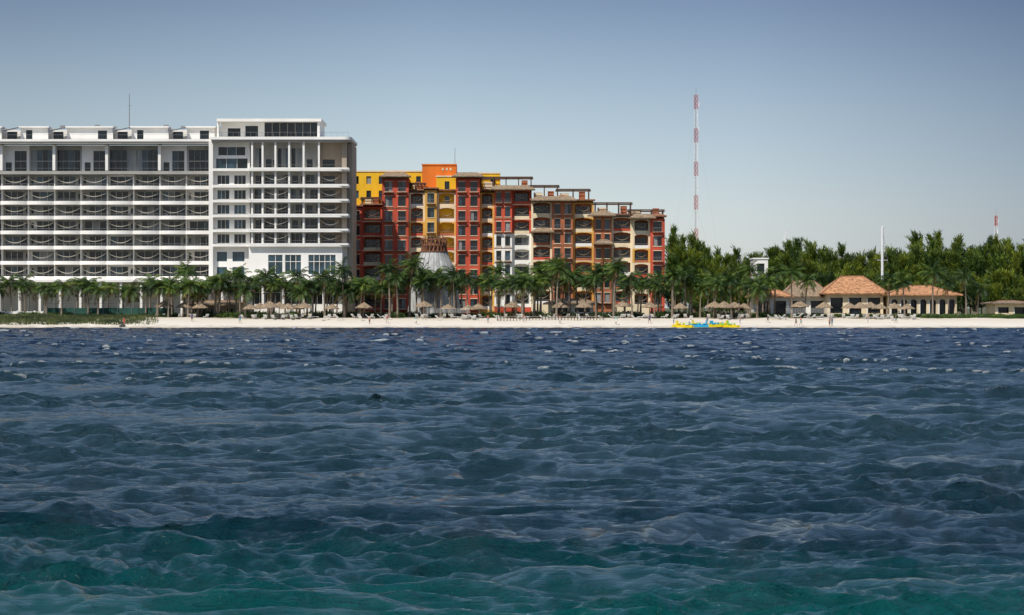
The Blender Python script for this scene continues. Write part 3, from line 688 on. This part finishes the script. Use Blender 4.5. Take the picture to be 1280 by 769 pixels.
# ------------------------------------------------------------ beach furniture
def umbrella_mesh(seed):
    rs=random.Random(seed); mb=MB(); K=22
    rings=[(0.05,3.35),(.9,2.85),(1.7,2.35),(1.85,2.15)]
    for r,z in rings:
        for i in range(K):
            a=2*math.pi*i/K; rr=r*(1+rs.uniform(-.06,.06)); mb.v.append((rr*math.cos(a),rr*math.sin(a),z+rs.uniform(-.07,.07)))
    for j in range(3):
        for i in range(K): k=(i+1)%K; mb.f.append((j*K+i,j*K+k,(j+1)*K+k,(j+1)*K+i))
    nthatch=len(mb.f); mb.beam((0,0,-.3),(0,0,3.2),.08,.07,8); mb.beam((-.8,0,2.1),(.8,0,2.1),.04)
    me=bpy.data.meshes.new('thatched_umbrella'); me.from_pydata(mb.v,[],mb.f); me.materials.append(M['thatch']); me.materials.append(M['wood'])
    for i,p in enumerate(me.polygons): p.material_index=0 if i<nthatch else 1
    return me
UM=[umbrella_mesh(i) for i in range(3)]
ul=[(313,581),(325,583),(337,580),(349,583),(360,581),(371,584),(380,582),(585,580),(598,583),(455,586),(530,586),(560,587),(640,586),(780,586),(812,584),(850,586),(905,580),(918,583),(893,584),(1062,584),(1075,582),(1088,584),(1100,582),(1118,585),(1134,583),(930,585),(1000,586),(1030,585),(205,588),(230,588),(415,585),(700,588),(730,587),(250,586)]
for p,d in ul: link('thatched_umbrella',random.choice(UM),((p-640)/F*d,d,GZ(0,d)),random.uniform(0,6),random.uniform(.85,1.1))
def lounger():
    mb=MB(); mb.box(-.32,.32,-.2,1.2,.30,.37)
    n=len(mb.v); mb.v+=[(-.32,1.2,.33),(.32,1.2,.33),(.32,1.75,.80),(-.32,1.75,.80),(-.32,1.2,.39),(.32,1.2,.39),(.32,1.71,.85),(-.32,1.71,.85)]
    mb.f+=[tuple(n+i for i in q) for q in ((3,2,1,0),(4,5,6,7),(0,1,5,4),(1,2,6,5),(2,3,7,6),(3,0,4,7))]
    for sx_ in(-.28,.28):
        for sy in(-.1,1.1): mb.beam((sx_,sy,0),(sx_,sy,.3),.03)
    me=bpy.data.meshes.new('beach_lounger'); me.from_pydata(mb.v,[],mb.f); me.materials.append(M['canvas']); return me
LM=lounger()
for p,d in ul:
    for s_ in (-1,1):
        x=(p-640)/F*d+s_*1.1+random.uniform(-.2,.2); link('beach_lounger',LM,(x,d-.8,GZ(0,d-.8)+.02),random.uniform(2.6,3.6))
for i in range(60):
    p=random.choice([random.uniform(380,620),random.uniform(620,950),random.uniform(950,1150)]); d=random.uniform(576,584); link('beach_lounger',LM,((p-640)/F*d,d,GZ(0,d)+.04),random.uniform(1.2,4))
mb=MB(); e=empty('beach_post_fence'); rb=MB()
for i in range(34):
    p=622+i*4; d=576; x=(p-640)/F*d; hgt=random.uniform(1.0,1.5); mb.beam((x,d,GZ(0,d)-.2),(x,d,GZ(0,d)+hgt),.09,.08,6)
    if i: rb.beam((px0,d,GZ(0,d)+.8),(x,d,GZ(0,d)+.8),.025)
    px0=x
mb.obj('posts',M['wood'],e); rb.obj('rope',M['hammock'],e)
for p in (560,1010):
    d=577; x=(p-640)/F*d; g0=GZ(0,d); G=Group('volleyball_net'); G('posts','wood').beam((x-4.5,d,g0-.2),(x-4.5,d,g0+2.5),.07); G('posts','wood').beam((x+4.5,d,g0-.2),(x+4.5,d,g0+2.5),.07)
    g=G('net','canvas')
    for z in np.linspace(1.5,2.4,5): g.beam((x-4.5,d,g0+z),(x+4.5,d,g0+z),.015)
    for q in np.linspace(-4.5,4.5,28): g.beam((x+q,d,g0+1.5),(x+q,d,g0+2.4),.01)
    G.done()
def pedal(px,d,hull,top,rot):
    x=(px-640)/F*d; G=Group('pedal_boat'); h=G('hull',hull)
    for s_ in (-.7,.7):
        pts=[(-1.5,s_-.3),(1.1,s_-.3),(1.7,s_),(1.1,s_+.3),(-1.5,s_+.3)]
        h.prism(pts,.0,.42)
    h.box(-1.3,.9,-.42,.42,.3,.55); st=G('seats',top)
    for s_ in(-.45,.45): st.box(-.5,0,s_-.3,s_+.3,.56,.75); st.box(-.72,-.5,s_-.3,s_+.3,.56,1.25)
    st.box(.5,.8,-.5,.5,.56,.85); G('rudder_handle','steel').beam((.1,0,.55),(.3,0,1.0),.04)
    o=G.done((x,d,GZ(0,d)-.02 if GZ(0,d)>0 else -.1)); o.rotation_euler=(0,0,rot)
for p,d,a,b_,r_ in [(850,561,'yellowp','yellowp',.2),(857,559,'yellowp','canvas',2.9),(870,562,'cyanp','yellowp',.1),(879,561,'cyanp','cyanp',3.0),(893,561,'yellowp','cyanp',.3),(905,562,'greenp','yellowp',2.8),(914,560,'yellowp','greenp',0)]: pedal(p,d,a,b_,r_)
def kayak(px,d,m_,rot):
    mb=MB(); K=10;n=12
    for i in range(n+1):
        t=-1+2*i/n; w_=.38*math.sqrt(max(.001,1-t*t))
        for k in range(K):
            a=2*math.pi*k/K; mb.v.append((t*1.9,w_*math.cos(a),.22+.2*t*t+ .2*math.sin(a)*math.sqrt(max(.02,1-t*t))))
    for i in range(n):
        for k in range(K): j=(k+1)%K; mb.f.append((i*K+k,i*K+j,(i+1)*K+j,(i+1)*K+k))
    G=Group('kayak'); G.p['hull']=mb; G.m['hull']=m_; G('cockpit_seat','wood').box(-.5,.3,-.2,.2,.40,.46); o=G.done(((px-640)/F*d,d,GZ(0,d))); o.rotation_euler=(0,0,rot)
kayak(886,564,'yellowp',.2); kayak(862,565,'greenp',-.1); kayak(900,566,'cyanp',.1)
me=bpy.data.meshes.new('shore_rock')
bm=bmesh.new(); bmesh.ops.create_icosphere(bm,subdivisions=3,radius=.7)
for v in bm.verts: v.co*=1+.25*math.sin(v.co.x*5+1)*math.cos(v.co.y*4)+.1*math.sin(v.co.z*9); v.co.z*=.8
bm.to_mesh(me); bm.free(); me.materials.append(M['rock']); link('shore_rock',me,((153-640)/F*561,561,.25))
# ------------------------------------------------------------ people
def person(px,d,face,pose,shirt,short):
    x=(px-640)/F*d; s=random.uniform(.95,1.05)
    st={'stand':.0,'walk':.24,'wade':.14}[pose]; ar=.10 if pose!='walk' else .28
    J={'pel':(0,0,.95),'sp':(0,.0,1.15),'ch':(0,.01,1.36),'nk':(0,0,1.50),'hd0':(0,-.01,1.58),'hd':(0,-.02,1.68),'hd1':(0,0,1.76),
     'lh':(.10,0,.92),'lk':(.11,-st*.7,.50),'la':(.11,-st*.9,.09),'lt':(.12,-st*.9-.17,.03),'rh':(-.10,0,.92),'rk':(-.11,st*.3,.50),'ra':(-.11,st*1.3,.12),'rt':(-.12,st*1.3-.16,.03),
     'ls':(.19,0,1.42),'le':(.25,ar*.4,1.13),'lw':(.25,-ar*.5,.88),'lf':(.25,-ar*.7,.78),'rs':(-.19,0,1.42),'re':(-.25,-ar*.3,1.13),'rw':(-.24,-ar*.9-.05,.90),'rf':(-.24,-ar-.08,.80)}
    Rr={'pel':.15,'sp':.125,'ch':.15,'nk':.06,'hd0':.07,'hd':.10,'hd1':.075,'lh':.10,'rh':.10,'lk':.065,'rk':.065,'la':.042,'ra':.042,'lt':.035,'rt':.035,'ls':.06,'rs':.06,'le':.042,'re':.042,'lw':.03,'rw':.03,'lf':.03,'rf':.03}
    E=[('pel','sp'),('sp','ch'),('ch','nk'),('nk','hd0'),('hd0','hd'),('hd','hd1'),('pel','lh'),('lh','lk'),('lk','la'),('la','lt'),('pel','rh'),('rh','rk'),('rk','ra'),('ra','rt'),('ch','ls'),('ls','le'),('le','lw'),('lw','lf'),('ch','rs'),('rs','re'),('re','rw'),('rw','rf')]
    ks=list(J); me=bpy.data.meshes.new('person'); me.from_pydata([J[k] for k in ks],[(ks.index(a),ks.index(b)) for a,b in E],[])
    o=bpy.data.objects.new('tmp',me); scene.collection.objects.link(o); sk=o.modifiers.new('s','SKIN')
    for i,k in enumerate(ks): me.skin_vertices[0].data[i].radius=(Rr[k],Rr[k]*(.75 if k in('pel','sp','ch') else 1)); me.skin_vertices[0].data[i].use_root=(k=='pel')
    o.modifiers.new('u','SUBSURF').levels=1
    dg=bpy.context.evaluated_depsgraph_get(); dg.update(); m2=bpy.data.meshes.new_from_object(o.evaluated_get(dg)); bpy.data.objects.remove(o)
    m2.materials.clear()
    for q in (M['skin'],shirt,short,M['hair']): m2.materials.append(q)
    for p_ in m2.polygons:
        c=p_.center; p_.use_smooth=True
        p_.material_index=3 if c.z>1.70 or (c.z>1.60 and c.y>.02) else 1 if 1.02<c.z<1.48 and abs(c.x)<.21 else 2 if .60<c.z<=1.02 and abs(c.x)<.2 else 0
    m2.name='person'; o=link('person',m2,(x,d,max(GZ(0,d),-.5)+.02),face,s)
cloth=[mat('cloth_a',(.6,.1,.08)),mat('cloth_b',(.08,.12,.3)),mat('cloth_c',(.7,.7,.68)),mat('cloth_d',(.03,.03,.04)),mat('cloth_e',(.1,.4,.4))]
for i,(p,d,po) in enumerate([(1040,562,'stand'),(995,563,'walk'),(1001,564,'walk'),(1037,561,'stand'),(155,563,'stand'),(300,568,'walk'),(462,566,'stand'),(484,568,'walk'),(520,567,'walk'),(610,569,'stand'),(655,570,'walk'),(700,568,'stand'),(770,566,'stand'),(812,568,'walk'),(842,564,'stand'),(884,565,'walk'),(925,566,'stand'),(960,570,'walk'),(1085,570,'stand'),(1120,568,'walk'),(240,572,'walk')]):
    person(p,d,random.uniform(0,6.28),po,random.choice(cloth+[M['skin']]),random.choice(cloth))
print('done')
